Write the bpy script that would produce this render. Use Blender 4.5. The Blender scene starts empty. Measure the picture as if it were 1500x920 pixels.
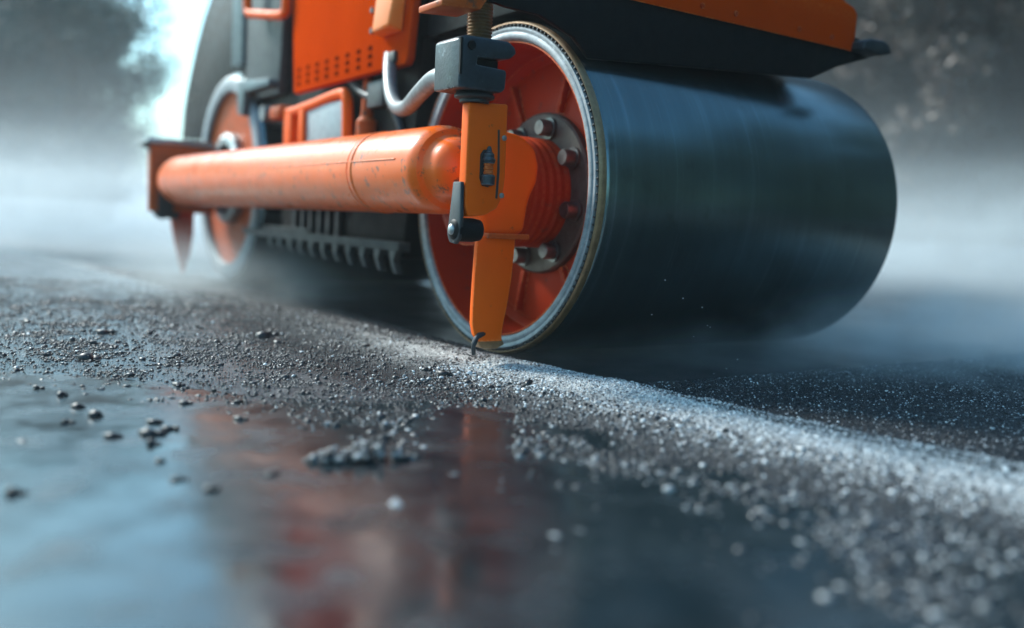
import bpy, bmesh, math, random
import numpy as np
from mathutils import Vector, Matrix
R = math.radians
rng = np.random.default_rng(7); random.seed(7)
S = bpy.context.scene
COL = S.collection

# ------------------------------------------------------------------ camera
CAM_H, PITCH, ROLL, FPX = 0.4807, 0.0996, 0.0492, 1321.0
YAW, OX, OY = 0.60115, -0.0760, 3.3507
A = Vector((math.cos(YAW), math.sin(YAW), 0)); B = Vector((-math.sin(YAW), math.cos(YAW), 0))
def world(v, u, z=0.0):
    return Vector((OX, OY, 0)) + A*v + B*u + Vector((0, 0, z))
cam = bpy.data.cameras.new('camera'); co = bpy.data.objects.new('camera', cam); COL.objects.link(co)
cam.sensor_width = 36; cam.lens = FPX/1500*36; cam.clip_start = .05; cam.clip_end = 1000
fwd = Vector((0, math.cos(PITCH), -math.sin(PITCH))); up0 = Vector((0, math.sin(PITCH), math.cos(PITCH))); r0 = Vector((1, 0, 0))
rr = math.cos(ROLL)*r0 + math.sin(ROLL)*up0; uu = -math.sin(ROLL)*r0 + math.cos(ROLL)*up0
co.matrix_world = Matrix(((rr.x, uu.x, -fwd.x, 0), (rr.y, uu.y, -fwd.y, 0), (rr.z, uu.z, -fwd.z, CAM_H), (0, 0, 0, 1)))
cam.dof.use_dof = True; cam.dof.focus_distance = 2.78; cam.dof.aperture_fstop = 0.75
S.camera = co

# ------------------------------------------------------------------ render + light
S.render.engine = 'CYCLES'
S.view_settings.view_transform = 'Standard'; S.view_settings.look = 'None'
S.view_settings.gamma = 1; S.view_settings.use_curve_mapping = False
S.view_settings.exposure = 1.2
S.cycles.use_denoising = True
S.cycles.max_bounces = 8; S.cycles.volume_bounces = 1; S.cycles.sample_clamp_indirect = 6
S.cycles.volume_step_rate = 2.0; S.cycles.volume_max_steps = 128
W = bpy.data.worlds.new('World'); S.world = W; W.use_nodes = True
nt = W.node_tree; sky = nt.nodes.new('ShaderNodeTexSky'); sky.sky_type = 'NISHITA'; sky.sun_disc = False
SUN_EL, SUN_AZ = 36.0, -56.0        # azimuth from +Y towards +X
sky.sun_elevation = R(SUN_EL); sky.sun_rotation = R(SUN_AZ)
sky.air_density = 1.2; sky.dust_density = 1.5; sky.ozone_density = 2.5
bg = nt.nodes['Background']; wb = nt.nodes.new('ShaderNodeMix'); wb.data_type = 'RGBA'; wb.blend_type = 'MULTIPLY'
wb.inputs[0].default_value = 1; wb.inputs[7].default_value = (.64, 1.0, 1.03, 1)        # cool, teal daylight
nt.links.new(sky.outputs[0], wb.inputs[6]); nt.links.new(wb.outputs[2], bg.inputs[0]); bg.inputs[1].default_value = 0.13
sl = bpy.data.lights.new('sun', 'SUN'); so = bpy.data.objects.new('sun', sl); COL.objects.link(so)
sl.energy = 3.2; sl.angle = R(12); sl.color = (1, 1, .96)
sd = Vector((math.sin(R(SUN_AZ))*math.cos(R(SUN_EL)), math.cos(R(SUN_AZ))*math.cos(R(SUN_EL)), math.sin(R(SUN_EL))))
so.rotation_euler = sd.to_track_quat('Z', 'Y').to_euler(); so.location = (-6, 12, 9)

# ------------------------------------------------------------------ materials
class NT:
    def __init__(s, name):
        s.m = bpy.data.materials.new(name); s.m.use_nodes = True; s.t = s.m.node_tree
        s.p = s.t.nodes['Principled BSDF']; s.out = s.t.nodes['Material Output']
    def n(s, typ, **kw):
        nd = s.t.nodes.new(typ)
        for k, v in kw.items():
            if k in nd.inputs: nd.inputs[k].default_value = v
            else: setattr(nd, k, v)
        return nd
    def l(s, a, b): s.t.links.new(a, b)
    def coord(s, scale=(1, 1, 1)):
        c = s.n('ShaderNodeTexCoord'); mp = s.n('ShaderNodeMapping'); mp.inputs['Scale'].default_value = scale
        s.l(c.outputs['Object'], mp.inputs['Vector']); return mp.outputs[0]
    def noise(s, scale, detail=4, vec=None, rough=.55):
        nd = s.n('ShaderNodeTexNoise'); nd.inputs['Scale'].default_value = scale; nd.inputs['Detail'].default_value = detail
        nd.inputs['Roughness'].default_value = rough
        s.l(vec if vec is not None else s.coord(), nd.inputs['Vector']); return nd.outputs['Fac']
    def ramp(s, fac, stops):
        r = s.n('ShaderNodeValToRGB'); e = r.color_ramp.elements
        while len(e) < len(stops): e.new(.5)
        for k, (p, c) in enumerate(stops):
            e[k].position = p; e[k].color = (*c, 1) if isinstance(c, tuple) else (c, c, c, 1)
        s.l(fac, r.inputs[0]); return r.outputs[0]
    def bump(s, h, strength=.3, dist=.01, prev=None):
        b = s.n('ShaderNodeBump'); b.inputs['Strength'].default_value = strength; b.inputs['Distance'].default_value = dist
        s.l(h, b.inputs['Height'])
        if prev is not None: s.l(prev, b.inputs['Normal'])
        s.l(b.outputs[0], s.p.inputs['Normal']); return b.outputs[0]
    def edges(s, col, rad=.006, amt=.95):
        src = s.p.inputs['Base Color'].links[0].from_socket
        b = s.n('ShaderNodeBevel', samples=4); b.inputs['Radius'].default_value = rad; g = s.n('ShaderNodeNewGeometry')
        d = s.n('ShaderNodeVectorMath', operation='DOT_PRODUCT'); s.l(b.outputs[0], d.inputs[0]); s.l(g.outputs['True Normal'], d.inputs[1])
        mk = s.ramp(d.outputs['Value'], [(.86, amt), (.985, 0.0)]); nz = s.ramp(s.noise(70, 5, rough=.7), [(.42, 0.0), (.6, 1.0)])
        mu = s.n('ShaderNodeMath', operation='MULTIPLY'); s.l(mk, mu.inputs[0]); s.l(nz, mu.inputs[1])
        mx = s.n('ShaderNodeMix', data_type='RGBA'); s.l(mu.outputs[0], mx.inputs[0]); s.l(src, mx.inputs[6]); mx.inputs[7].default_value = (*col, 1)
        s.l(mx.outputs[2], s.p.inputs['Base Color'])
    def set(s, **kw):
        for k, v in kw.items():
            s.p.inputs[k.replace('_', ' ')].default_value = v
        return s

def paint(name, col, dark, rough=.46, coat=.0, grime=.64, spec=.10, edge=(.95, .34, .10)):
    m = NT(name); m.p.inputs['Specular IOR Level'].default_value = spec
    n1 = m.noise(3.5, 6); c1 = m.ramp(n1, [(.3, tuple(x*.86 for x in col)), (.7, col)])
    n2 = m.noise(21, 8, rough=.7); m1 = m.ramp(n2, [(grime, 0.0), (grime+.07, .85)])
    m3 = m.ramp(m.noise(120, 6, rough=.75), [(.70, 0.0), (.80, .55)]); ad = m.n('ShaderNodeMath', operation='MAXIMUM'); m.l(m1, ad.inputs[0]); m.l(m3, ad.inputs[1]); mask = ad.outputs[0]
    mx = m.n('ShaderNodeMix', data_type='RGBA'); m.l(mask, mx.inputs[0]); m.l(c1, mx.inputs[6]); mx.inputs[7].default_value = (*dark, 1)
    m.l(mx.outputs[2], m.p.inputs['Base Color'])
    m.l(m.ramp(m.noise(9, 5), [(.3, rough-.07), (.75, rough+.16)]), m.p.inputs['Roughness'])
    m.p.inputs['Coat Weight'].default_value = coat; m.p.inputs['Coat Roughness'].default_value = .12
    if edge: m.edges(edge)
    m.bump(m.noise(260, 2), .05, .002); return m.m
def metal(name, col, rough=.4, metallic=.8, spots=None, bs=160, bst=.15, coat=0, edge=None):
    m = NT(name); n = m.noise(30, 7, rough=.7)
    m.l(m.ramp(n, [(.32, tuple(x*.6 for x in col)), (.62, col)] + ([(.7, spots)] if spots else [])), m.p.inputs['Base Color'])
    m.l(m.ramp(m.noise(14, 5), [(.3, rough-.1), (.7, rough+.15)]), m.p.inputs['Roughness'])
    m.p.inputs['Metallic'].default_value = metallic; m.p.inputs['Coat Weight'].default_value = coat
    if edge: m.edges(edge)
    m.bump(m.noise(bs, 4), bst, .003); return m.m
ORANGE = paint('orange_paint', (.86, .112, .001), (.10, .055, .035))
VENT = metal('vent_shadow_paint', (.12, .010, .001), .9, 0); VENT.node_tree.nodes['Principled BSDF'].inputs['Specular IOR Level'].default_value = 0
PANELO = paint('deep_orange_paint', (.53, .047, .0), (.10, .055, .035), .75, 0, .66, 0.0, (.8, .2, .04))
GLOSSY = paint('glossy_orange_paint', (.84, .125, .002), (.10, .055, .035), .30, .16, .565, .22)
ORANGE2 = paint('weathered_orange_paint', (.46, .08, .014), (.09, .05, .035), .5, .02, .56)
ORANGE3 = paint('shaded_red_orange_paint', (.38, .027, .002), (.10, .04, .03), .5, .02, .6)  # darker orange with the shade inside the drum put into its colour
LIT_ORANGE = paint('lit_orange_paint', (.9, .22, .03), (.2, .1, .07), .4, .2, .66)  # lighter orange: light falling on the scoop painted into its colour
BLACKP = metal('black_paint', (.008, .009, .010), .5, .0, bst=.06); BLACKP.node_tree.nodes['Principled BSDF'].inputs['Specular IOR Level'].default_value = .10
DARKST = metal('dark_steel', (.045, .05, .056), .45, .5)
CLAMPM = metal('cast_grey_black', (.028, .038, .048), .36, .35, (.16, .2, .23), 120, .35, edge=(.30, .36, .40))
GREYST = metal('grey_steel', (.34, .36, .37), .38, .85)
RIMST = metal('rim_steel', (.27, .31, .33), .58, .25, (.42, .47, .5), 220, .35)
TAN = metal('worn_tan_edge', (.30, .19, .10), .4, .6)
FLANGE = metal('dirty_flange_steel', (.13, .10, .08), .55, .35)
BOLT = metal('bolt_steel', (.20, .19, .18), .35, .8)
PANELG = metal('grey_cover', (.045, .058, .065), .5, .1, bst=.05)
SLATE = metal('slate_post', (.07, .12, .14), .45, .2, bst=.05)
COMB = metal('dull_comb_steel', (.055, .058, .06), .6, .2)
RUBBER_SHADE = metal('black_rubber_and_shade', (.02, .021, .023), .55, 0)  # rubber parts, and the painted shade in slots and recess
HOSEM = metal('grey_hose', (.15, .175, .185), .45, .1, bst=.08)

def drum_mat():
    m = NT('polished_black_drum')
    st = m.noise(1.0, 6, m.coord((26, .5, .5)), .62)
    big = m.noise(1.0, 3, m.coord((3, 1.2, 1.2)))
    fine = m.noise(1.0, 3, m.coord((260, .6, .6)), .6)
    m.l(m.ramp(st, [(.3, (.11, .15, .155)), (.60, (.13, .18, .185)), (.78, (.24, .31, .33))]), m.p.inputs['Base Color'])
    a = m.n('ShaderNodeMath', operation='MULTIPLY_ADD'); m.l(st, a.inputs[0]); a.inputs[1].default_value = .07; a.inputs[2].default_value = .15
    b = m.n('ShaderNodeMath', operation='MULTIPLY_ADD'); m.l(big, b.inputs[0]); b.inputs[1].default_value = .10; m.l(a.outputs[0], b.inputs[2])
    m.l(b.outputs[0], m.p.inputs['Roughness'])
    src = m.p.inputs['Base Color'].links[0].from_socket; ln = m.ramp(m.noise(1.0, 5, m.coord((150, .8, .8)), .7), [(.60, 0.0), (.72, .8)])
    mx = m.n('ShaderNodeMix', data_type='RGBA'); m.l(ln, mx.inputs[0]); m.l(src, mx.inputs[6]); mx.inputs[7].default_value = (.36, .42, .42, 1)
    dt = m.ramp(m.noise(7, 8, rough=.75), [(.56, 0.0), (.70, .55)]); m2 = m.n('ShaderNodeMix', data_type='RGBA'); m.l(dt, m2.inputs[0]); m.l(mx.outputs[2], m2.inputs[6]); m2.inputs[7].default_value = (.04, .05, .05, 1)
    m.l(m2.outputs[2], m.p.inputs['Base Color'])
    m.set(Metallic=.9)
    m.bump(fine, .012, .002); return m.m
DRUM = drum_mat()

def asphalt(name, dark, light, lo=.5, hi=.68, rough=(.28, .55), bump=.6):
    m = NT(name)
    v = m.n('ShaderNodeTexVoronoi'); v.inputs['Scale'].default_value = 170; m.l(m.coord(), v.inputs['Vector'])
    n = m.noise(420, 3); n2 = m.noise(2.2, 5)
    c = m.ramp(v.outputs['Color'], [(lo, dark), (hi, tuple((x+y)/2 for x, y in zip(dark, light))), (.92, light)])
    ar = m.n('ShaderNodeAttribute', attribute_name='rolled'); sp = m.n('ShaderNodeMath', operation='MULTIPLY_ADD'); m.l(ar.outputs['Fac'], sp.inputs[0]); sp.inputs[1].default_value = -.22; sp.inputs[2].default_value = .5
    a3 = m.n('ShaderNodeAttribute', attribute_name='wet'); s3 = m.n('ShaderNodeMath', operation='MULTIPLY_ADD'); m.l(a3.outputs['Fac'], s3.inputs[0]); s3.inputs[1].default_value = .5; m.l(sp.outputs[0], s3.inputs[2]); m.l(s3.outputs[0], m.p.inputs['Specular IOR Level'])
    at = m.n('ShaderNodeAttribute', attribute_name='dust'); mx = m.n('ShaderNodeMix', data_type='RGBA'); m.l(at.outputs['Fac'], mx.inputs[0])
    m.l(c, mx.inputs[6]); m.l(m.ramp(v.outputs['Color'], [(.10, (.03, .033, .035)), (.38, (.30, .31, .305)), (.8, (.78, .80, .78))]), mx.inputs[7]); m.l(mx.outputs[2], m.p.inputs['Base Color'])
    a2 = m.n('ShaderNodeAttribute', attribute_name='wet'); rm = m.n('ShaderNodeMix', data_type='FLOAT'); m.l(a2.outputs['Fac'], rm.inputs[0])
    m.l(m.ramp(n2, [(.35, rough[0]), (.65, rough[1])]), rm.inputs[2]); m.l(m.ramp(n2, [(.35, .06), (.65, .2)]), rm.inputs[3]); m.l(rm.outputs[0], m.p.inputs['Roughness'])
    hh = m.n('ShaderNodeMath', operation='MULTIPLY_ADD'); m.l(a2.outputs['Fac'], hh.inputs[0]); hh.inputs[1].default_value = -.72; hh.inputs[2].default_value = 1
    hm = m.n('ShaderNodeMath', operation='MULTIPLY'); m.l(v.outputs['Distance'], hm.inputs[0]); m.l(hh.outputs[0], hm.inputs[1])
    nb = m.bump(hm.outputs[0], bump, .006); m.bump(n, .35, .002, nb); return m.m
ASPH = asphalt('asphalt', (.012, .013, .015), (.06, .064, .068))
ROADM = asphalt('far_asphalt', (.03, .033, .036), (.07, .075, .08))

def grit_mat():
    m = NT('grit'); g = m.n('ShaderNodeNewGeometry'); at = m.n('ShaderNodeAttribute', attribute_name='tone')
    c = m.ramp(at.outputs['Fac'], [(0, (.010, .011, .013)), (.5, (.035, .04, .045)), (1, (.78, .81, .82))])
    m.l(c, m.p.inputs['Base Color'])
    m.l(m.ramp(g.outputs['Random Per Island'], [(0, .22), (1, .7)]), m.p.inputs['Roughness'])
    m.set(Coat_Weight=.0); return m.m
GRIT = grit_mat()
def water_mat():
    m = NT('water_film'); m.set(Base_Color=(.010, .016, .020, 1), IOR=1.7)
    m.l(m.ramp(m.noise(7, 5), [(.35, .07), (.7, .36)]), m.p.inputs['Roughness'])
    m.l(m.ramp(m.noise(3.3, 6, rough=.65), [(.34, .10), (.50, .5), (.62, .62)]), m.p.inputs['Specular IOR Level'])
    m.l(m.ramp(m.noise(6.5, 6, rough=.7), [(.40, (.008, .014, .017)), (.68, (.022, .030, .034))]), m.p.inputs['Base Color'])
    n1 = m.noise(1, 3, m.coord((5, 14, 5))); nb = m.bump(n1, .012, .01)
    m.bump(m.noise(90, 4), .10, .003, nb); return m.m
WATER = water_mat()
DROP = NT('droplet').set(Base_Color=(.75, .82, .86, 1), Roughness=.1).m

# ------------------------------------------------------------------ helpers
def link(name, me, mat, parent=None, smooth=35):
    o = bpy.data.objects.new(name, me); COL.objects.link(o)
    if mat: me.materials.append(mat)
    if parent: o.parent = parent
    if smooth is not None:
        me.polygons.foreach_set('use_smooth', [True]*len(me.polygons)); me.set_sharp_from_angle(angle=R(smooth))
    return o
def fin(name, bm, mat, parent=None, smooth=35):
    bmesh.ops.recalc_face_normals(bm, faces=bm.faces)
    me = bpy.data.meshes.new(name); bm.to_mesh(me); bm.free(); return link(name, me, mat, parent, smooth)
def tag(o, label=None, cat=None, group=None, kind=None):
    for k, v in (('label', label), ('category', cat), ('group', group), ('kind', kind)):
        if v: o[k] = v
    return o
def bev(bm, w, seg=2, geom=None):
    if w > 0: bmesh.ops.bevel(bm, geom=geom or bm.edges[:], offset=w, segments=seg, affect='EDGES', profile=.5, clamp_overlap=True)
def box(x0, x1, y0, y1, z0, z1, w=.004, bm=None):
    t = bmesh.new(); bmesh.ops.create_cube(t, size=1)
    for v in t.verts: v.co = ((x0+x1)/2+v.co.x*(x1-x0), (y0+y1)/2+v.co.y*(y1-y0), (z0+z1)/2+v.co.z*(z1-z0))
    bev(t, w); return join(bm, t)
def join(bm, t):
    if bm is None: return t
    me = bpy.data.meshes.new('tmp'); t.to_mesh(me); t.free(); bm.from_mesh(me); bpy.data.meshes.remove(me); return bm
def prism(pts, a0, a1, axis, w=.004, bm=None, seg=2):
    """pts in (u,z) for axis 'v' or (v,z) for axis 'u'"""
    t = bmesh.new()
    mk = (lambda a, p: (a, p[0], p[1])) if axis == 'v' else (lambda a, p: (p[0], a, p[1]))
    v0 = [t.verts.new(mk(a0, p)) for p in pts]; v1 = [t.verts.new(mk(a1, p)) for p in pts]
    t.faces.new(v0); t.faces.new(v1[::-1]); n = len(pts)
    for i in range(n): t.faces.new((v0[i], v1[i], v1[(i+1) % n], v0[(i+1) % n]))
    bmesh.ops.recalc_face_normals(t, faces=t.faces); bev(t, w, seg); return join(bm, t)
def lathe(prof, c, axis='v', segs=96, bm=None, closed=False):
    """prof: (position along axis, radius); c: centre (other two coords)"""
    t = bmesh.new(); rings = []
    for (a, r) in prof:
        ring = []
        for k in range(segs):
            th = 2*math.pi*k/segs; p, q = r*math.cos(th), r*math.sin(th)
            if axis == 'v': co_ = (a, c[0]+p, c[1]+q)
            elif axis == 'u': co_ = (c[0]+p, a, c[1]+q)
            else: co_ = (c[0]+p, c[1]+q, a)
            ring.append(t.verts.new(co_))
        rings.append(ring)
    m = len(rings)
    for i in range(m if closed else m-1):
        a, b = rings[i], rings[(i+1) % m]
        for k in range(segs): t.faces.new((a[k], a[(k+1) % segs], b[(k+1) % segs], b[k]))
    if not closed:
        if prof[0][1] > 1e-5: t.faces.new(rings[0])
        if prof[-1][1] > 1e-5: t.faces.new(rings[-1][::-1])
    bmesh.ops.remove_doubles(t, verts=t.verts, dist=1e-6)
    return join(bm, t)
def tube(path, r, bm=None, segs=14, closed=False, taper=None):
    t = bmesh.new(); P = [Vector(p) for p in path]; rings = []; prev = None
    n = len(P)
    for i, p in enumerate(P):
        d = (P[min(i+1, n-1)]-P[max(i-1, 0)]).normalized()
        if prev is None: s = d.orthogonal().normalized()
        else: s = (prev - d*prev.dot(d)).normalized()
        prev = s; q = d.cross(s); ri = r*(taper[i] if taper else 1)
        rings.append([t.verts.new(p + s*ri*math.cos(2*math.pi*k/segs) + q*ri*math.sin(2*math.pi*k/segs)) for k in range(segs)])
    for a, b in zip(rings, rings[1:]):
        for k in range(segs): t.faces.new((a[k], a[(k+1) % segs], b[(k+1) % segs], b[k]))
    t.faces.new(rings[0]); t.faces.new(rings[-1][::-1]); return join(bm, t)
def curve_pts(ctrl, n=8):
    P = [Vector(c) for c in ctrl]; P = [P[0]*2-P[1]] + P + [P[-1]*2-P[-2]]; out = []
    for i in range(1, len(P)-2):
        for k in range(n):
            t = k/n; a, b, c, d = P[i-1], P[i], P[i+1], P[i+2]
            out.append(.5*((2*b)+(c-a)*t+(2*a-5*b+4*c-d)*t*t+(3*b-a-3*c+d)*t**3))
    out.append(P[-2]); return out

# ------------------------------------------------------------------ the roller
RR = bpy.data.objects.new('road_roller', None); COL.objects.link(RR)
RR.location = (OX, OY, 0); RR.rotation_euler = (0, 0, YAW)
tag(RR, 'orange and black road roller with a wide black steel drum on wet asphalt', 'road roller')
def P(name, bm, mat, parent=RR, smooth=35, label=None):
    o = fin(name, bm, mat, parent, smooth)
    if label: o['label'] = label
    return o

# front drum: shell with sub-parts
Rd, Wd = .60, 1.594
shell = lathe([(.014, .588), (.020, .596), (.034, .6), (Wd-.03, .6), (Wd-.008, .594), (Wd, .58), (Wd, .53), (Wd-.3, .53), (Wd-.3, .02), (.34, .02), (.34, .534), (.014, .534)], (0, Rd), segs=220, closed=True)
drum = P('drum', shell, DRUM, smooth=40, label='wide polished black front drum')
ring = lathe([(.016, .5345), (-.004, .537), (-.010, .542), (-.012, .550), (-.011, .560), (-.008, .5635), (-.009, .568), (-.012, .573), (-.011, .5785), (-.006, .581), (.016, .581)], (0, Rd), segs=220, closed=True)
P('rim', ring, RIMST, drum, 50)
t = lathe([(.014, .5815), (-.001, .5815), (-.001, .590), (.014, .590)], (0, Rd), segs=220, closed=True)
for k in range(150):     # serrated groove
    th = 2*math.pi*k/150; bx = box(-.0105, .0, -.0028, .0028, .5817, .5902, .0008)
    bmesh.ops.transform(bx, matrix=Matrix.Translation((0, 0, Rd)) @ Matrix.Rotation(th, 4, 'X'), verts=bx.verts); join(t, bx)
P('serrated_ring', t, DARKST, drum, 40)
P('edge_band', lathe([(.0138, .5910), (-.008, .5915), (-.010, .594), (-.007, .598), (.002, .6010), (.016, .6015), (.016, .595)], (0, Rd), segs=220, closed=True), TAN, drum, 50)
P('inner_sleeve', lathe([(.0, .5335), (.0, .528), (.20, .522), (.22, .50), (.232, .49), (.24, .49), (.24, .5335)], (0, Rd), segs=180, closed=True), ORANGE3, drum, 45)
dk = lathe([(.232, .499), (.225, .44), (.215, .36), (.213, .30), (.24, .30), (.25, .499)], (0, Rd), segs=140, closed=True)
for k in range(8):       # pressed ribs in the disc
    th = 2*math.pi*(k+.35)/8
    bx = prism([(-.012, .31), (.012, .31), (.007, .48), (-.007, .48)], .190, .23, 'v', .004)
    bmesh.ops.transform(bx, matrix=Matrix.Translation((0, 0, Rd)) @ Matrix.Rotation(th, 4, 'X'), verts=bx.verts); join(dk, bx)
P('disc', dk, ORANGE3, drum)
P('hub_flange', lathe([(.235, .302), (.19, .302), (.183, .295), (.183, .20), (.235, .19)], (0, Rd), segs=120, closed=True), FLANGE, drum, 30)
b0 = None
for k in range(8):
    th = 2*math.pi*(k+.32)/8; y, z = .247*math.cos(th), Rd+.247*math.sin(th)
    bb = lathe([(.182, .0), (.182, .040), (.172, .040), (.172, .030), (.135, .030), (.128, .026), (.128, 0)], (y, z), segs=6 if False else 24)
    P('hub_bolt', bb, BOLT, drum)
hp = [(.20, .205)]
for k in range(9):
    x = .17-k*.034; hp += [(x, .205), (x-.008, .201), (x-.017, .201), (x-.025, .205)]
hp += [(-.13, .19), (-.15, .16), (-.15, 0)]
P('hub', lathe([(.2, 0)]+hp, (0, Rd), segs=96), ORANGE3, drum, 30)

# rear wheel
Ur, Rr, Wr = 3.289, .688, 1.45
rw = P('rear_drum', lathe([(.01, .672), (.03, .688), (Wr, .688), (Wr, .6), (.25, .6), (.25, .585), (.01, .585)], (Ur, Rr), segs=140, closed=True), DRUM)
P('rim', lathe([(.008, .565), (-.012, .573), (-.018, .61), (-.012, .655), (.002, .671), (.012, .671)], (Ur, Rr), segs=140, closed=True), RIMST, rw, 50)
dk = lathe([(.03, .583), (.05, .50), (.075, .3), (.08, .0)], (Ur, Rr), segs=100)
P('disc', dk, ORANGE2, rw)
P('hub', lathe([(.085, .20), (.03, .20), (.02, .185), (.02, .11), (-.03, .105), (-.045, .09), (-.045, 0)], (Ur, Rr), segs=60), HOSEM, rw)
P('hub_ring', lathe([(.05, .30), (-.02, .295), (-.03, .28), (-.03, .225), (.04, .215)], (Ur, Rr), segs=60, closed=True), GREYST, rw)
for k in range(6):
    th = 2*math.pi*(k+.3)/6; P('hub_bolt', lathe([(.02, .03), (-.03, .03), (-.036, .024), (-.036, 0)], (Ur+.25*math.cos(th), Rr+.25*math.sin(th)), segs=20), GREYST, rw)

# long side tube
Vt, Zt, Rt = -.28, .652, .151
prof = [(3.47, 0), (3.465, .07), (3.44, .115), (3.38, .148), (3.30, .158), (3.1, .159), (.385, Rt+.001), (.383, Rt-.004), (.372, Rt-.004), (.370, Rt+.003), (.345, Rt+.004), (.340, Rt), (-.09, Rt), (-.12, Rt-.004), (-.14, Rt-.016), (-.15, Rt-.034), (-.165, Rt-.042), (-.20, .105), (-.23, .095), (-.255, .07), (-.275, .04), (-.28, 0)]
tb = lathe(prof, (Vt, Zt), 'u', 120)
tubeo = P('axle_tube', tb, GLOSSY, smooth=28)
th = 2.95
P('weld_seam', tube([(Vt+(Rt+.001+.0026*(u>.39)*(u/3))*math.cos(th), u, Zt+(Rt+.001+.0026*(u>.39)*(u/3))*math.sin(th)) for u in np.linspace(-.01, 3.0, 60)], .003, segs=8), GLOSSY, tubeo)
for u0, a0 in ((.9, 2.2), (1.5, 2.4), (.16, 2.7)):
    pass
# bearing casting between tube end, bracket and hub
yo = prism([(-.235, .762), (-.19, .785), (-.11, .775), (-.05, .735), (-.032, .68), (-.036, .625), (-.068, .56), (-.082, .448), (-.15, .440), (-.232, .440), (-.26, .52), (-.27, .68)], -.31, -.09, 'u', .026, seg=4)
yok = P('bearing_casting', yo, ORANGE, smooth=50)
P('foot_flange', box(-.24, -.075, -.325, -.10, .430, .447, .003), ORANGE2, yok)

# bracket plate in front with slot, rivets and grease fitting
br = P('bracket', prism([(-.408, .838), (-.268, .846), (-.266, .62), (-.272, .565), (-.292, .525), (-.33, .503), (-.396, .495), (-.408, .53)], -.45, -.405, 'u', .007, seg=3), ORANGE, smooth=45)
P('slot_shade', prism([(-.303, .765), (-.2965, .766), (-.293, .70), (-.290, .64), (-.293, .556), (-.3005, .556), (-.2985, .64), (-.2995, .70)], -.4515, -.44, 'u', 0), RUBBER_SHADE, br)  # raised dark strip painted in place of the shaded slot opening
for z in (.742, .566): P('rivet', lathe([(-.449, .0085), (-.4535, .0085), (-.4555, .006), (-.4555, 0)], (-.2785, z), 'u', 20), GREYST, br)
P('recess_shade', prism([(-.362, .615), (-.362, .685), (-.352, .70), (-.33, .703), (-.318, .695), (-.316, .60), (-.33, .588), (-.352, .592)], -.4525, -.44, 'u', 0), RUBBER_SHADE, br)  # raised black pad stands for the shade in the recess
gf = P('grease_fitting', lathe([(.592, .010), (.596, .021), (.622, .022), (.626, .017)], (-.338, -.462), 'z', 20), CLAMPM, br)
P('spring', lathe([(.626, .014), (.632, .016), (.638, .013), (.644, .016), (.650, .013), (.656, .016), (.66, .014)], (-.338, -.462), 'z', 20), ORANGE2, br)
P('fitting_cap', lathe([(.66, .018), (.672, .021), (.676, .017), (.688, .016), (.694, .009), (.706, .007), (.712, .003)], (-.338, -.462), 'z', 20), CLAMPM, br)

# lever + knob at the bracket foot
lv = P('lever', prism([(-.446, .60), (-.40, .60), (-.385, .50), (-.375, .44), (-.39, .415), (-.425, .41), (-.447, .43), (-.452, .48)], -.425, -.411, 'v', .004), DARKST)
P('knob', lathe([(-.432, 0), (-.432, .018), (-.427, .030), (-.420, .036), (-.36, .037), (-.335, .033), (-.328, .02), (-.328, 0)], (-.415, .455), 'v', 40), BLACKP, lv, 30)
P('knob_cap', lathe([(-.441, 0), (-.441, .008), (-.436, .016), (-.430, .018)], (-.415, .455), 'v', 24), GREYST, lv)

# scraper blade down to the rim
bl = bmesh.new()
secs = [(.437, -.268, -.122, -.300), (.40, -.272, -.124, -.302), (.30, -.282, -.137, -.312), (.20, -.292, -.160, -.325), (.15, -.296, -.176, -.333), (.118, -.296, -.190, -.348), (.098, -.288, -.200, -.366)]
prev = None
for z, v0, v1, u in secs:
    q = [bl.verts.new((v0, u-.010, z)), bl.verts.new((v1, u-.010, z)), bl.verts.new((v1, u+.010, z)), bl.verts.new((v0, u+.010, z))]
    if prev:
        for i in range(4): bl.faces.new((prev[i], prev[(i+1) % 4], q[(i+1) % 4], q[i]))
    else: bl.faces.new(q)
    prev = q
bl.faces.new(prev[::-1]); bmesh.ops.recalc_face_normals(bl, faces=bl.faces); bev(bl, .003)
sc = P('scraper_blade', bl, ORANGE, smooth=35)
P('scraper_tip', tube(curve_pts([(-.25, -.345, .118), (-.285, -.36, .112), (-.302, -.365, .085), (-.297, -.36, .055)]), .009, taper=[1.2]*8+[1]*8+[.8]*9, segs=10), DARKST, sc)
P('tip_shoe', prism([(-.285, .098), (-.19, .102), (-.18, .084), (-.21, .070), (-.27, .074)], -.362, -.325, 'u', .004), TAN, sc)

# clamp block on threaded rod
cl = P('clamp', prism([(-.478, .868), (-.478, 1.008), (-.462, 1.020), (-.31, 1.022), (-.286, 1.008), (-.280, .990), (-.300, .972), (-.33, .966), (-.415, .962), (-.418, .940), (-.315, .937), (-.312, .925), (-.315, .880), (-.33, .868)], -.50, -.35, 'u', .010, seg=3), CLAMPM, smooth=40)
P('groove', box(-.4775, -.4695, -.5025, -.49, .905, 1.010, 0), BLACKP, cl)  # raised black strip in place of a shaded groove
P('clamp_pad', lathe([(.868, .055), (.858, .062), (.852, .060), (.846, .045), (.838, .045)], (-.38, -.43), 'z', 32), RUBBER_SHADE, cl)
P('clamp_bolt', lathe([(-.352, .0), (-.506, .0), (-.506, .012), (-.498, .014), (-.35, .014)][1:4], (-.44, .992), 'u', 20), BLACKP, cl)
P('clamp_jaw_block', box(-.412, -.325, -.47, -.38, .936, .966, .004), BLACKP, cl)
rp = [(1.018, .040)]
for k in range(34): rp += [(1.022+k*.010, .040), (1.027+k*.010, .034)]
P('threaded_rod', lathe([(1.0, 0)]+rp+[(1.38, 0)], (-.36, -.41), 'z', 32), TAN, RR, 80)
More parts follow.
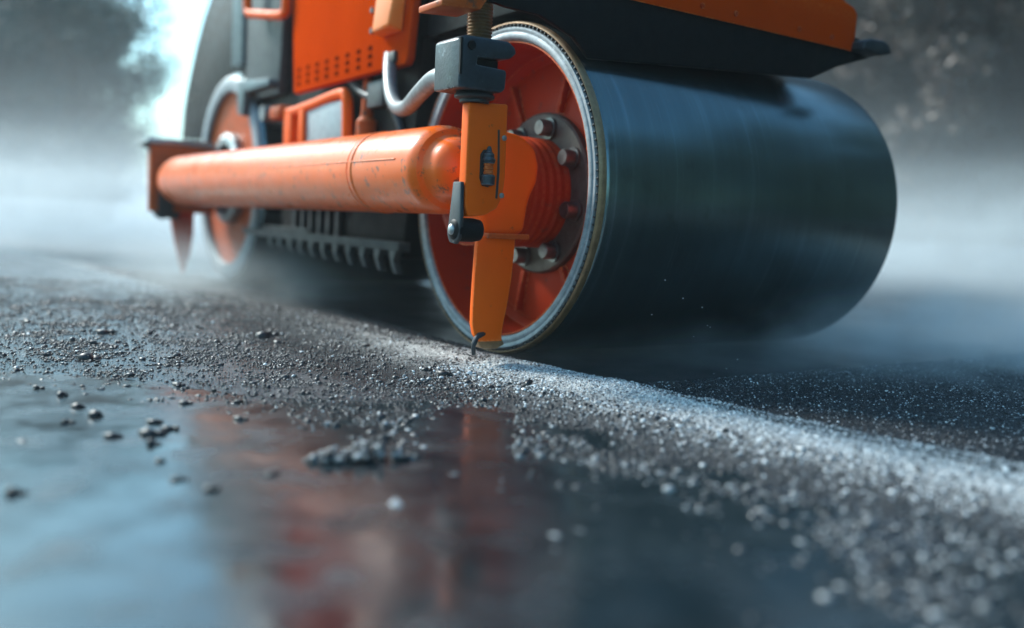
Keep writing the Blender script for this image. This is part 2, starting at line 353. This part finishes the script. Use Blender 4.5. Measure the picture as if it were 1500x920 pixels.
P('top_lip', prism([(-.555, 1.082), (-.425, 1.092), (-.40, 1.13), (-.42, 1.16), (-.555, 1.10)], -.52, -.38, 'u', .004), ORANGE2)

# orange side panel with vents, scoop, bolt
pn = P('side_panel', prism([(1.977, 1.120), (.688, 1.126), (.664, 1.15), (.56, 1.85), (2.045, 1.85)], -.05, -.01, 'v', .010, seg=3), PANELO)
for k in range(8):
    u = 1.90-k*.125
    for j in range(3):
        z = 1.155+j*.036; vt = prism([(u-.016, z), (u+.018, z), (u+.022, z+.008), (u+.018, z+.018), (u-.010, z+.022), (u-.02, z+.010)], -.0525, -.045, 'v', 0); P('vent_hole', vt, VENT, pn)
for z in (1.312, 1.402): P('bolt', lathe([(-.05, .013), (-.057, .013), (-.058, 0)], (1.016, z), 'v', 16), RUBBER_SHADE, pn)
P('square_latch', box(-.066, -.045, .755, .812, 1.145, 1.192, .006), RUBBER_SHADE, pn)
scp = bmesh.new()
pts = [(.905, 1.262, -.052), (.705, 1.262, -.052), (.655, 1.62, -.052), (.905, 1.62, -.052), (.885, 1.275, -.115), (.715, 1.282, -.12), (.675, 1.62, -.075), (.885, 1.62, -.075)]
vs = [scp.verts.new((x, u, z)) for u, z, x in pts]
for f in ((0, 1, 2, 3), (4, 5, 6, 7), (0, 1, 5, 4), (1, 2, 6, 5), (2, 3, 7, 6), (3, 0, 4, 7)): scp.faces.new([vs[i] for i in f])
bmesh.ops.recalc_face_normals(scp, faces=scp.faces); bev(scp, .012, 3)
P('scoop', scp, LIT_ORANGE, pn)
P('grab_handle', tube(curve_pts([(-.07, 2.73, 2.0), (-.07, 2.725, 1.72), (-.07, 2.69, 1.655), (-.07, 2.60, 1.635), (-.07, 2.2, 1.565), (-.07, 2.10, 1.56), (-.07, 2.065, 1.60), (-.07, 2.05, 1.9)]), .026, segs=16), ORANGE)

# dark chassis masses (behind the panels)
ch = prism([(.62, 1.26), (.62, 2.3), (2.9, 2.3), (2.9, 1.00), (2.45, 1.00), (2.42, .30), (.86, .30), (.80, .62), (.74, 1.26)], .06, 1.45, 'v', .012)
chs = P('chassis', ch, BLACKP)
rb = [(5.30, 1.06), (5.24, 1.30), (5.15, 1.45), (5.02, 1.62), (4.86, 1.80), (4.66, 1.98), (4.42, 2.14), (4.1, 2.28), (3.6, 2.4), (2.92, 2.4), (2.92, 1.02)]
rb = rb[::1] + [(Ur+.76*math.cos(a), Rr+.76*math.sin(a)) for a in np.linspace(R(152), R(29), 14) if True]
P('rear_body', prism(rb, .20, 1.40, 'v', .012), BLACKP)
P('corner_post', box(-.02, .10, 2.97, 3.20, .98+.42, 2.4, .015), SLATE)
P('cover_panel', prism([(2.36, 1.16), (2.96, 1.17), (2.96, 2.4), (2.2, 2.4)], .0, .058, 'v', .01), PANELG)
P('ledge', prism([(2.93, 1.285), (2.36, 1.24), (2.36, 1.20), (2.80, 1.20), (2.82, 1.06), (2.93, 1.08)], -.06, .03, 'v', .008), SLATE)
P('lug', lathe([(-.06, 0), (-.06, .045), (.02, .05)], (2.46, 1.05), 'v', 20), HOSEM)
fr = P('mirror_bracket', tube(curve_pts([(-.02, 2.27, 1.035), (-.02, 2.1, 1.03), (-.02, 1.80, 1.045), (-.02, 1.42, 1.072), (-.02, 1.345, 1.05), (-.02, 1.325, .98), (-.02, 1.315, .80)]), .028, segs=14), ORANGE)
P('bracket_post', box(-.05, .02, 2.02, 2.12, .78, 1.02, .008), ORANGE, fr)
P('bracket_post', box(-.05, .02, 1.84, 1.90, .78, 1.03, .008), ORANGE, fr)
P('bracket_end', box(-.07, .03, 2.14, 2.31, 1.00, 1.075, .02), ORANGE2, fr)
P('grey_plate', box(-.03, .0, 1.345, 1.835, .78, 1.04, .006), metal('stained_grey_plate', (.27, .33, .36), .45, .1, (.05, .06, .07), 60, .3), fr)
P('valve', lathe([(.80, .05), (.93, .05), (.95, .03), (1.12, .022), (1.14, .018)], (.02, 1.19), 'z', 20), ORANGE2)
P('hose', tube(curve_pts([(.05, 1.0, 1.3), (-.06, .80, 1.13), (-.12, .66, 1.0), (-.16, .52, .925), (-.24, .28, .895), (-.33, .02, .91), (-.40, -.22, .93), (-.42, -.36, .92)]), .030, segs=16), HOSEM)
P('pipe', tube(curve_pts([(.03, 1.5, 1.2), (.0, 1.2, 1.06), (.03, .95, .98), (.06, .85, .8)]), .02, segs=12), DARKST)
P('pipe', tube(curve_pts([(.02, 2.5, .75), (.0, 2.2, .62), (.0, 1.4, .60), (.03, .9, .66)]), .028, segs=12), DARKST)
P('junction_box', box(-.02, .06, .95, 1.12, .98, 1.10, .01), DARKST)
for k in range(6):
    P('rib', box(.03, .062, 1.52+k*.12, 1.56+k*.12, .36, .58, .004), DARKST, chs)
tr = P('scraper_rack', box(-.02, .04, .74, 2.9, .335, .375, .004), COMB)
for k in range(11):
    u = .80+k*.16; P('tooth', prism([(u-.03, .34), (u+.045, .34), (u+.03, .29), (u-.01, .235+.004*k), (u-.045, .235+.004*k), (u-.005, .29)], -.015, .02, 'v', .004), COMB, tr)
P('cross_plate', box(.02, .06, 1.9, 2.9, .37, .40, .004), DARKST)

# drum frame / hood over the front drum
P('front_apron', prism([(-.40, 1.142), (-.304, 1.130), (-.176, 1.127), (-.039, 1.08), (.027, 1.024), (.548, 1.064), (1.138, 1.104), (1.292, 1.169), (1.545, 1.248), (1.545, 1.275), (1.40, 1.30), (-.40, 1.30)], -.465, -.446, 'u', .004), BLACKP)
P('drum_frame', prism([(-.44, 1.24), (.62, 1.24), (.62, 2.0), (-.40, 1.7)], .02, 1.30, 'v', .008), BLACKP)
hb = bmesh.new(); prev = None
prof = [(-.480, 0), (-.484, .15), (-.468, .178), (-.43, .205), (-.37, .27), (-.33, .36), (-.31, .5), (-.26, .5), (-.30, .1), (-.44, .012)]
for v, z0, dy in ((-.10, 1.226, 0), (.2, 1.232, 0), (.8, 1.236, 0), (1.25, 1.238, 0), (1.35, 1.239, .004), (1.39, 1.241, .018), (1.41, 1.245, .045)):
    ringv = [hb.verts.new((v, u+dy, z0+h*(1-dy*1.2))) for u, h in prof]
    if prev:
        for i in range(len(prof)): hb.faces.new((prev[i], prev[(i+1) % len(prof)], ringv[(i+1) % len(prof)], ringv[i]))
    else: hb.faces.new(ringv)
    prev = ringv
hb.faces.new(prev[::-1])
hood = P('hood', hb, PANELO, smooth=40)
for v, z in ((.50, 1.268), (.67, 1.27), (1.02, 1.272), (1.22, 1.272)): P('hood_bolt', lathe([(-.478, .010), (-.487, .009), (-.4875, 0)], (v, z), 'u', 16), ORANGE3, hood)
P('hood_side_trim', prism([(-.43, 1.262), (-.43, 1.39), (-.33, 1.52), (.55, 1.72), (.55, 1.3)], 1.412, 1.432, 'v', .006), SLATE, hood)
P('bumper_stop', prism([(1.36, 1.240), (1.37, 1.275), (1.41, 1.290), (1.49, 1.295), (1.53, 1.285), (1.555, 1.25), (1.48, 1.232)], -.53, -.42, 'u', .010, seg=3), RUBBER_SHADE)

# rear outrigger plate and scraper
rp_ = P('rear_bracket', box(-.45, -.03, 3.49, 3.56, .445, .885, .01), ORANGE2)
P('top_edge', box(-.46, -.03, 3.50, 3.90, .888, .93, .008), GREYST, rp_)
P('ear', box(-.485, -.452, 3.48, 3.58, .86, .90, .006), DARKST, rp_)
P('slot_shade', prism([(-.40, .70), (-.33, .76), (-.30, .74), (-.30, .42), (-.40, .42)], 3.475, 3.488, 'u', .003), RUBBER_SHADE, rp_)  # dark patch on the plate stands for the slot's shade
P('foot', prism([(-.42, .45), (-.25, .45), (-.26, .41), (-.30, .395), (-.33, .41), (-.37, .395), (-.41, .42)], 3.49, 3.56, 'u', .004), DARKST, rp_)
P('rear_scraper_blade', prism([(-.30, .46), (-.14, .46), (-.145, .30), (-.165, .16), (-.20, .04), (-.215, .03), (-.245, .16), (-.275, .30)], 3.57, 3.61, 'u', .005), ORANGE3)

# ------------------------------------------------------------------ ground
def vnoise(x, y, seed):
    xi, yi = np.floor(x).astype(np.int64), np.floor(y).astype(np.int64); fx, fy = x-xi, y-yi
    fx = fx*fx*(3-2*fx); fy = fy*fy*(3-2*fy)
    def h(a, b):
        n = (a*374761393 + b*668265263 + seed*1442695041) & 0x7fffffff
        n = ((n ^ (n >> 13))*1274126177) & 0x7fffffff
        return ((n ^ (n >> 16)) & 0xffff)/65535.0
    return (h(xi, yi)*(1-fx)+h(xi+1, yi)*fx)*(1-fy) + (h(xi, yi+1)*(1-fx)+h(xi+1, yi+1)*fx)*fy
SHX = np.array([-3.5, -2.4, -1.36, -1.13, -.80, -.57, -.29, -.18, -.08, .02, .17, .29, .47, .68, .86, 1.4])
SHY = np.array([2.9, 2.55, 2.38, 2.40, 2.26, 2.17, 2.10, 2.38, 2.42, 2.25, 2.02, 1.86, 1.72, 1.60, 1.5, 1.3])
def crest_s(X, Y):
    dx, dy = X-OX, Y-OY; v = dx*A.x+dy*A.y; u = dx*B.x+dy*B.y
    vc = np.interp(u, [-3, -1.85, -1.1, 0, 1.0, 2.4, 5.5, 10], [.32, .14, .02, -.16, -.20, -.44, -.68, -.85])
    return v-vc, u
def height(X, Y):
    s, u = crest_s(X, Y)
    h = np.where(s > 0, .020*np.exp(-(s/.045)**2), .020*np.exp(-(s/.26)**2))
    h = np.where((s > 0), h-.001, h)
    d = Y-np.interp(X, SHX, SHY)                    # >0: beyond the shoreline of the water film
    n = (vnoise(X*3.1, Y*3.1, 1)-.5)*.010+(vnoise(X*9, Y*9, 2)-.5)*.007+(vnoise(X*30, Y*30, 3)-.5)*.0035
    g = (vnoise(X*110, Y*110, 4)-.5)*.0035
    basin = np.where(s > .04, .012, np.clip(d*.022, -.014, .010))
    soft = np.where(s > .04, .25, 1.0)
    kx = 1-.78*np.clip((X+.25)/.35, 0, 1); basin = np.where((d < 0) & (s < .04), basin*kx, basin)
    wm = np.clip((u+1.1)/.9, 0, 1)*np.clip(-s/.25, 0, 1)*(d > 0)
    return h+basin-.006+n*soft*(1-.35*wm)*np.clip(1.2-Y*.03, .4, 1)+g*(1-.4*(s > .04))*(1-.6*wm)
def make_ground():
    ny, nx = 1000, 900
    Y = .45*np.exp(np.linspace(0, np.log(60/.45), ny)); T = np.linspace(-1.25, 1.25, nx)
    YY, TT = np.meshgrid(Y, T, indexing='ij'); XX = YY*TT+0
    Z = height(XX, YY); 
    dx, dy = XX-OX, YY-OY; v = dx*A.x+dy*A.y; u = dx*B.x+dy*B.y
    flat = (v > -.02) & (v < Wd+.05)
    Z = np.where((v > -.03), np.minimum(Z, .0045-.006*np.clip((v+.03)/.1, 0, 1)+np.where(v<.0, .012, 0)), Z)
    co = np.stack([XX, YY, Z], -1).reshape(-1, 3).astype(np.float32)
    i = np.arange(ny-1)[:, None]*nx+np.arange(nx-1)[None, :]; q = np.stack([i, i+1, i+nx+1, i+nx], -1).reshape(-1, 4)
    me = bpy.data.meshes.new('ground'); me.vertices.add(len(co)); me.vertices.foreach_set('co', co.ravel())
    me.loops.add(q.size); me.loops.foreach_set('vertex_index', q.ravel().astype(np.int32))
    me.polygons.add(len(q)); me.polygons.foreach_set('loop_start', np.arange(0, q.size, 4, dtype=np.int32))
    me.update(calc_edges=True)
    s, uu_ = crest_s(XX, YY); du = np.where(s < .01, np.exp(-((s+.07)/.22)**2), 0)*np.clip((1.3-uu_)/1.5, .05, 1)
    du = np.clip(du*(.75+.6*vnoise(XX*14, YY*14, 31)), 0, .95); me.attributes.new('dust', 'FLOAT', 'POINT').data.foreach_set('value', du.ravel().astype(np.float32))
    wt = np.clip((uu_+1.1)/.9, 0, 1)*np.clip(-s/.25, 0, 1)*np.clip(.6+.8*vnoise(XX*5, YY*5, 41), 0, 1)
    wt = np.maximum(wt, (YY < np.interp(XX, SHX, SHY)+.02)*1.0)
    me.attributes.new('wet', 'FLOAT', 'POINT').data.foreach_set('value', wt.ravel().astype(np.float32))
    me.attributes.new('rolled', 'FLOAT', 'POINT').data.foreach_set('value', np.clip(s/.05, 0, 1).ravel().astype(np.float32))
    o = link('asphalt_road', me, ASPH, None, 180); o['kind'] = 'structure'
make_ground()
bm = box(-160, 160, -60, 260, -.10, -.045, 0); o = fin('ground', bm, ROADM, None, None); o['kind'] = 'structure'
# water film lying in the low part of the road
bm = bmesh.new(); n = 60
xs = np.linspace(-3.4, 1.6, n); vs0 = [bm.verts.new((x, .25, -.0035)) for x in xs]; vs1 = [bm.verts.new((x, float(np.interp(x, SHX, SHY))+.22, -.0035)) for x in xs]
for i in range(n-1): bm.faces.new((vs0[i], vs0[i+1], vs1[i+1], vs1[i]))
o = fin('water', bm, WATER, None, None); o['kind'] = 'structure'

# ------------------------------------------------------------------ grit
ico = bmesh.new(); bmesh.ops.create_icosphere(ico, subdivisions=1, radius=1)
ICV = np.array([v.co[:] for v in ico.verts]); ICF = np.array([[v.index for v in f.verts] for f in ico.faces]); ico.free()
def stones(name, X, Y, Z, size, tone, seed=1):
    g = np.random.default_rng(seed); N = len(X); nv, nf = len(ICV), len(ICF)
    base = ICV[None]*(1+g.uniform(-.42, .42, (N, nv, 1)))
    sc_ = size[:, None]*g.uniform(.7, 1.25, (N, 3)); sc_[:, 2] *= .65
    base = base*sc_[:, None, :]
    a = g.uniform(0, 2*np.pi, N); c, s = np.cos(a)[:, None], np.sin(a)[:, None]
    x = base[..., 0]*c-base[..., 1]*s; y = base[..., 0]*s+base[..., 1]*c
    co = np.stack([x+X[:, None], y+Y[:, None], base[..., 2]+Z[:, None]], -1).reshape(-1, 3).astype(np.float32)
    f = (ICF[None]+(np.arange(N)*nv)[:, None, None]).reshape(-1).astype(np.int32)
    me = bpy.data.meshes.new(name); me.vertices.add(len(co)); me.vertices.foreach_set('co', co.ravel())
    me.loops.add(len(f)); me.loops.foreach_set('vertex_index', f)
    me.polygons.add(N*nf); me.polygons.foreach_set('loop_start', np.arange(0, len(f), 3, dtype=np.int32))
    me.update(calc_edges=True)
    at = me.attributes.new('tone', 'FLOAT', 'POINT'); at.data.foreach_set('value', np.repeat(tone, nv).astype(np.float32))
    return link(name, me, GRIT, None, None)
def scatter(N, y0=.8, y1=6.5, tmax=.95, seed=3):
    g = np.random.default_rng(seed)
    # uniform per square metre
    Y = np.sqrt(g.uniform(y0**2, y1**2, N)); X = g.uniform(-tmax, tmax, N)*Y
    s, u = crest_s(X, Y); d = Y-np.interp(X, SHX, SHY)
    v = (X-OX)*A.x+(Y-OY)*A.y; under = (v > -.01)
    cl = vnoise(X*6, Y*6, 11)*.6+vnoise(X*17, Y*17, 12)*.4
    band = .8*np.exp(-(np.minimum(s, 0)/.42)**2)*(s < .02)
    dens = .30*(d > 0)+.9*band
    dens = np.where(d < .03, .9*band*.5+.22*np.exp(np.minimum(d, 0)/.10)+(.02+.13*(X > -.35))+.12*(cl > .5)*(X > -.3)+.25*(cl > .64)*(X > -.5), dens*(cl*.9+.4))
    dens = np.where(s > .02, .85, dens); dens = np.where((s < -.1) & (u > -.5) & (d > .05), (.10+.38*(cl > .56))*(Y < 5.5), dens)
    dens = np.where((np.abs(X+.07) < .09) & (Y > 1.75) & (Y < 2.32), .03, dens); dens = np.where(Y > 4.5, dens*.5, dens)
    k = (g.random(N) < dens) & ~(under & (u > -.75))
    X, Y, s, u, d = X[k], Y[k], s[k], u[k], d[k]; n = len(X)
    size = g.lognormal(np.log(.0027), .36, n); size = np.where(d < -.02, size*g.uniform(.8, 1.9, n), size); size = np.where(s > 0, size*.6, size); size = np.where((s < -.1) & (u > -.5) & (d > .0), size*g.uniform(.6, 1.5, n), size)
    big = g.random(n) < .02; size = np.where(big, size*1.8, size); size = np.where((s < .02) & (s > -.25) & (u < .2), size*.68, size)
    pl = np.clip(.07+.85*np.exp(-((s+.10)/.22)**2)*np.clip((1.1-u)/1.6, .15, 1), 0, 1); pl = np.where(s > .03, .12, pl); pl = np.where((d < 0) & (X > -.45), np.maximum(pl, .35), pl); pl = np.where((X < -.5) | (u > -.3), pl*.25, pl)
    tone = np.where(g.random(n) < pl, np.where(d < .02, g.uniform(.5, .72, n), g.uniform(.6, 1, n)), g.uniform(0, .5, n))
    Z = height(X, Y)+size*.25
    return X, Y, Z, size, tone
X, Y, Z, sz, tn = scatter(1250000)
print('grit', len(X))
o = stones('grit', X, Y, Z, sz, tn); tag(o, kind='stuff'); o['label'] = 'fine loose asphalt grit scattered over the wet road'; o['category'] = 'grit'

# single dark pebbles on the film at the left
pebs = [(-.76, 1.88, .020), (-.82, 1.84, .013), (-.735, 1.93, .013), (-.79, 1.99, .011), (-.94, 2.02, .013), (-1.02, 2.1, .012), (-.97, 1.95, .010), (-.81, 1.45, .013), (-.58, 1.57, .010), (-.51, 1.52, .011),
        (-.68, 2.25, .013), (-.62, 2.06, .010), (-.80, 2.20, .012), (-1.12, 2.22, .012), (-1.22, 2.30, .011), (-.55, 2.38, .013), (-.94, 3.40, .024), (-.20, 2.75, .016), (-.12, 2.66, .013), (-.26, 2.80, .011),
        (-.05, 2.58, .012), (-.90, 2.42, .012), (-1.1, 2.5, .011), (-.43, 1.63, .010), (-1.3, 2.75, .02), (-.72, 1.80, .011), (-1.5, 3.3, .024), (-.66, 1.68, .009)]
for k, (x, y, s_) in enumerate(pebs):
    s_ *= 1.2
    x_, y_ = np.array([x]), np.array([y]); zz = float(max(height(x_, y_)[0], -.0035))
    o = stones('pebble', np.array([0., s_*.9, -s_*.6])[:2+(s_ > .015)], np.array([0., s_*.3, s_*.5])[:2+(s_ > .015)], np.array([s_*.15, s_*.12, s_*.1])[:2+(s_ > .015)], np.array([s_, s_*.6, s_*.5])[:2+(s_ > .015)], np.full(2+(s_ > .015), .02), 50+k)
    o.location = (x, y, zz)
    tag(o, 'small loose black asphalt pebble lying on the wet road', 'pebble', 'black pebbles lying on the wet road')
# a heap of stuck gravel in the film
g = np.random.default_rng(5); N = 420; t = g.uniform(-1, 1, N); w = (1-np.abs(t)**2.2)
hx = t*.105; hy = g.normal(0, .022, N)*w; hz = g.uniform(0, 1, N)*.030*w*(1+.4*np.sin(t*5)); sel = np.abs(t-.45) > .08
o = stones('gravel_clump', hx[sel], hy[sel]+hx[sel]*.30, hz[sel]+.001, g.uniform(.004, .008, N)[sel], np.where(g.random(N) < .3, g.uniform(.5, .8, N), .3)[sel], 9)
o.location = (-.285, 1.765, -.0035); tag(o, 'low clump of stuck dark gravel in the middle of the water film', 'gravel clump')
# droplets thrown up around the drum
pts = [(.52, 2.75, .28), (.60, 2.75, .20), (.62, 2.8, .19), (.70, 2.75, .10), (.42, 2.7, .23), (.55, 2.7, .17), (.66, 2.72, .075), (.61, 2.66, .066), (.58, 2.75, .255), (.47, 2.8, .33)]
o = stones('water_spray', np.array([p[0] for p in pts]), np.array([p[1] for p in pts]), np.array([p[2] for p in pts]), np.full(len(pts), .0022), np.ones(len(pts)), 4)
o.data.materials[0] = DROP; tag(o, 'tiny pale droplets thrown up beside the drum', 'spray', kind='stuff')

# ------------------------------------------------------------------ trees
def leafmat(name, a, b):
    m = NT(name); g = m.n('ShaderNodeNewGeometry'); m.l(m.ramp(g.outputs['Random Per Island'], [(0, a), (1, b)]), m.p.inputs['Base Color'])
    m.set(Roughness=.6); return m.m
LEAFG = leafmat('leaf_green', (.035, .065, .052), (.05, .09, .065)); LEAFB = leafmat('leaf_brown', (.085, .045, .032), (.08, .06, .042))
BARK = metal('bark', (.08, .065, .05), .85, 0, bs=40, bst=.6)
def tree(name, x, y, h, rad, leaf, label, group, seed, base=.18, nleaf=9000, cone=False):
    g = np.random.default_rng(seed); root = bpy.data.objects.new(name, None); COL.objects.link(root); root.location = (x, y, -.04)
    tag(root, label, 'tree', group)
    lean = g.uniform(-.04, .04, 2)
    tk = tube([(lean[0]*h*t, lean[1]*h*t, h*t) for t in np.linspace(0, .92, 10)], .028*h, taper=list(np.linspace(1, .15, 10)), segs=10)
    cls = []
    for k in range(26):
        t = base+(.97-base)*(k+.5)/26; a = k*2.4+g.uniform(-.4, .4)
        rr_ = rad*((1-t)*1.15+.08 if cone else math.sin(math.pi*min(1, (t-base*.6)/(1.06-base*.6)))**.7)*g.uniform(.55, 1.0)
        tip = Vector((math.cos(a)*rr_, math.sin(a)*rr_, h*t + (0 if cone else rr_*.25)))
        st = Vector((lean[0]*h*t, lean[1]*h*t, h*max(.1, t-.10)))
        tk = tube([st, st.lerp(tip, .5)+Vector((0, 0, .05*h*.3)), tip], .010*h*(1.1-t), tk, 6, taper=[1, .6, .2])
        for f in (.45, .75, 1.0): cls.append((st.lerp(tip, f), rad*g.uniform(.20, .34)))
    P('trunk', tk, BARK, root, 60)
    cc = np.array([c[0][:] for c in cls]); cr = np.array([c[1] for c in cls]); idx = g.integers(0, len(cls), nleaf)
    d = g.normal(0, 1, (nleaf, 3)); d /= np.linalg.norm(d, axis=1)[:, None]; c = cc[idx]+d*(cr[idx]*g.random(nleaf)**.45)[:, None]
    s_ = g.uniform(.035, .06, nleaf)*h/7; a1 = g.normal(0, 1, (nleaf, 3)); a1 /= np.linalg.norm(a1, axis=1)[:, None]
    a2 = np.cross(a1, g.normal(0, 1, (nleaf, 3))); a2 /= np.linalg.norm(a2, axis=1)[:, None]
    q = np.stack([c-a1*s_[:, None]*1.5, c-a2*s_[:, None]*.7, c+a1*s_[:, None]*1.5, c+a2*s_[:, None]*.7], 1).reshape(-1, 3).astype(np.float32)
    me = bpy.data.meshes.new('crown'); me.vertices.add(len(q)); me.vertices.foreach_set('co', q.ravel())
    me.loops.add(len(q)); me.loops.foreach_set('vertex_index', np.arange(len(q), dtype=np.int32))
    me.polygons.add(nleaf); me.polygons.foreach_set('loop_start', np.arange(0, len(q), 4, dtype=np.int32)); me.update(calc_edges=True)
    link('crown', me, leaf, root, None)
LG, RG = 'trees fading into the mist on the left', 'dark trees in the mist on the right'
for k, (x, y, h, r_) in enumerate([(-7.55, 15.5, 4.0, 2.0), (-10.3, 15.0, 4.2, 2.2), (-13.6, 17, 4.8, 2.4), (-11.2, 20, 5.2, 2.4), (-14.5, 23, 6.0, 2.8), (-18.5, 20, 5.4, 2.6)]):
    tree('broadleaf_tree', x, y, h, r_, LEAFG, 'blurred dark green tree in the mist at the left edge', LG, 20+k, .10, 48000)
for k, (x, y, h, r_) in enumerate([(8.4, 17, 8.5, 2.5), (11.0, 16.0, 9, 3.0), (14.2, 19, 9.5, 3.2), (7.6, 25, 9, 3.2), (12.5, 25, 11, 3.6), (4.2, 27, 8.5, 3.0), (9.8, 20.5, 9, 3.4), (7.0, 20.0, 8, 2.2), (11.5, 21.5, 9, 3.4), (13.6, 22.5, 9.5, 3.4), (9.0, 23.5, 9.5, 3.4), (15.5, 27, 11, 3.8)]):
    tree('broadleaf_tree', x, y, h, r_, LEAFB, 'blurred dark brown tree in the mist on the right', RG, 40+k, .10, 48000)

# ------------------------------------------------------------------ air
def volmat(name, dens, col, aniso=.25, noise=None):
    m = NT(name); m.t.nodes.remove(m.p); v = m.n('ShaderNodeVolumePrincipled')
    v.inputs['Color'].default_value = (*col, 1); v.inputs['Density'].default_value = dens; v.inputs['Anisotropy'].default_value = aniso
    m.l(v.outputs[0], m.out.inputs['Volume']); m.v = v; return m
hz_ = fin('haze', box(-150, 150, -50, 150, -1.2, 13.5, 0), volmat('haze_air', .002, (.85, .95, 1.0)).m, None, None); hz_['kind'] = 'stuff'
for top, y0_, dn, lb in ((.50, 6.1, .055, 'lowest and thickest layer of pale mist on the road behind the roller'), (.85, 6.7, .042, 'second layer of pale mist from the road up, behind the roller'),
                         (1.25, 7.4, .032, 'middle layer of pale mist behind the roller'), (1.8, 8.3, .020, 'fourth layer of pale mist from the road up, behind the roller'), (2.7, 9.5, .010, 'thin upper layer of mist reaching into the trees')):
    ms = fin('mist', box(-60-top, 60+top, y0_, 70+top, -.9-top*.01, top, 0), volmat('mist_air', dn, (.90, .97, 1.0), .35).m, None, None); tag(ms, lb, 'mist', kind='stuff')

def steam(loc, dims, dens, seed, label):
    m = NT('steam_vapour'); m.t.nodes.remove(m.p); v = m.n('ShaderNodeVolumePrincipled'); v.inputs['Color'].default_value = (.9, .98, 1, 1); v.inputs['Anisotropy'].default_value = .2
    tc = m.n('ShaderNodeTexCoord'); ln = m.n('ShaderNodeVectorMath', operation='LENGTH'); m.l(tc.outputs['Object'], ln.inputs[0])
    fo = m.n('ShaderNodeMapRange', interpolation_type='SMOOTHSTEP'); m.l(ln.outputs['Value'], fo.inputs['Value']); fo.inputs['From Min'].default_value = 1.0; fo.inputs['From Max'].default_value = .25
    mp = m.n('ShaderNodeMapping'); m.l(tc.outputs['Object'], mp.inputs['Vector']); mp.inputs['Scale'].default_value = tuple(d for d in dims); mp.inputs['Location'].default_value = (seed*3.1, seed*1.7, 0)
    ns = m.noise(2.6, 4, mp.outputs[0], .6)
    nr = m.n('ShaderNodeMapRange'); m.l(ns, nr.inputs['Value']); nr.inputs['From Min'].default_value = .36; nr.inputs['From Max'].default_value = .72
    mu = m.n('ShaderNodeMath', operation='MULTIPLY'); m.l(fo.outputs[0], mu.inputs[0]); m.l(nr.outputs[0], mu.inputs[1])
    m2 = m.n('ShaderNodeMath', operation='MULTIPLY'); m.l(mu.outputs[0], m2.inputs[0]); m2.inputs[1].default_value = dens
    m.l(m2.outputs[0], v.inputs['Density']); m.l(v.outputs[0], m.out.inputs['Volume'])
    b = bmesh.new(); bmesh.ops.create_icosphere(b, subdivisions=3, radius=1); o = fin('steam', b, m.m, None, None)
    o.location = loc; o.scale = dims; tag(o, label, 'steam', kind='stuff'); return o
steam((1.9, 3.9, .05), (2.0, 1.2, .32), 3.2, 1, 'thin steam hugging the road to the right of the drum')
steam((.75, 3.15, .0), (.95, .5, .20), 1.0, 2, 'faint steam in front of the drum foot')
steam((-1.6, 5.0, .05), (1.3, 1.0, .40), .7, 3, 'thin steam around the foot of the rear drum')

for k, (x, y, h, r_) in enumerate([(8.5, -4.5, 6, 2.8), (8.2, -.3, 6, 2.8), (8.6, 3.8, 6.3, 2.8), (9.2, 8.2, 6, 2.6), (10.2, -2.4, 5, 2.8), (10.4, 1.8, 5, 2.8), (11, 6, 5, 2.8)]):  # unseen tree row, added to darken what the drum reflects
    tree('broadleaf_tree', x, y, h, r_, LEAFG, 'unseen tree added out to the right so the drum mirrors something dark', 'unseen trees added to darken the drum reflection', 70+k, .01, 26000)

steam((5.5, 8.5, .5), (3.2, 1.9, 1.1), .35, 4, 'drifting bank of pale steam beyond the right end of the drum')
steam((-5.2, 9.0, .4), (3.0, 2.0, 1.0), .35, 5, 'drifting bank of pale steam left of the roller')
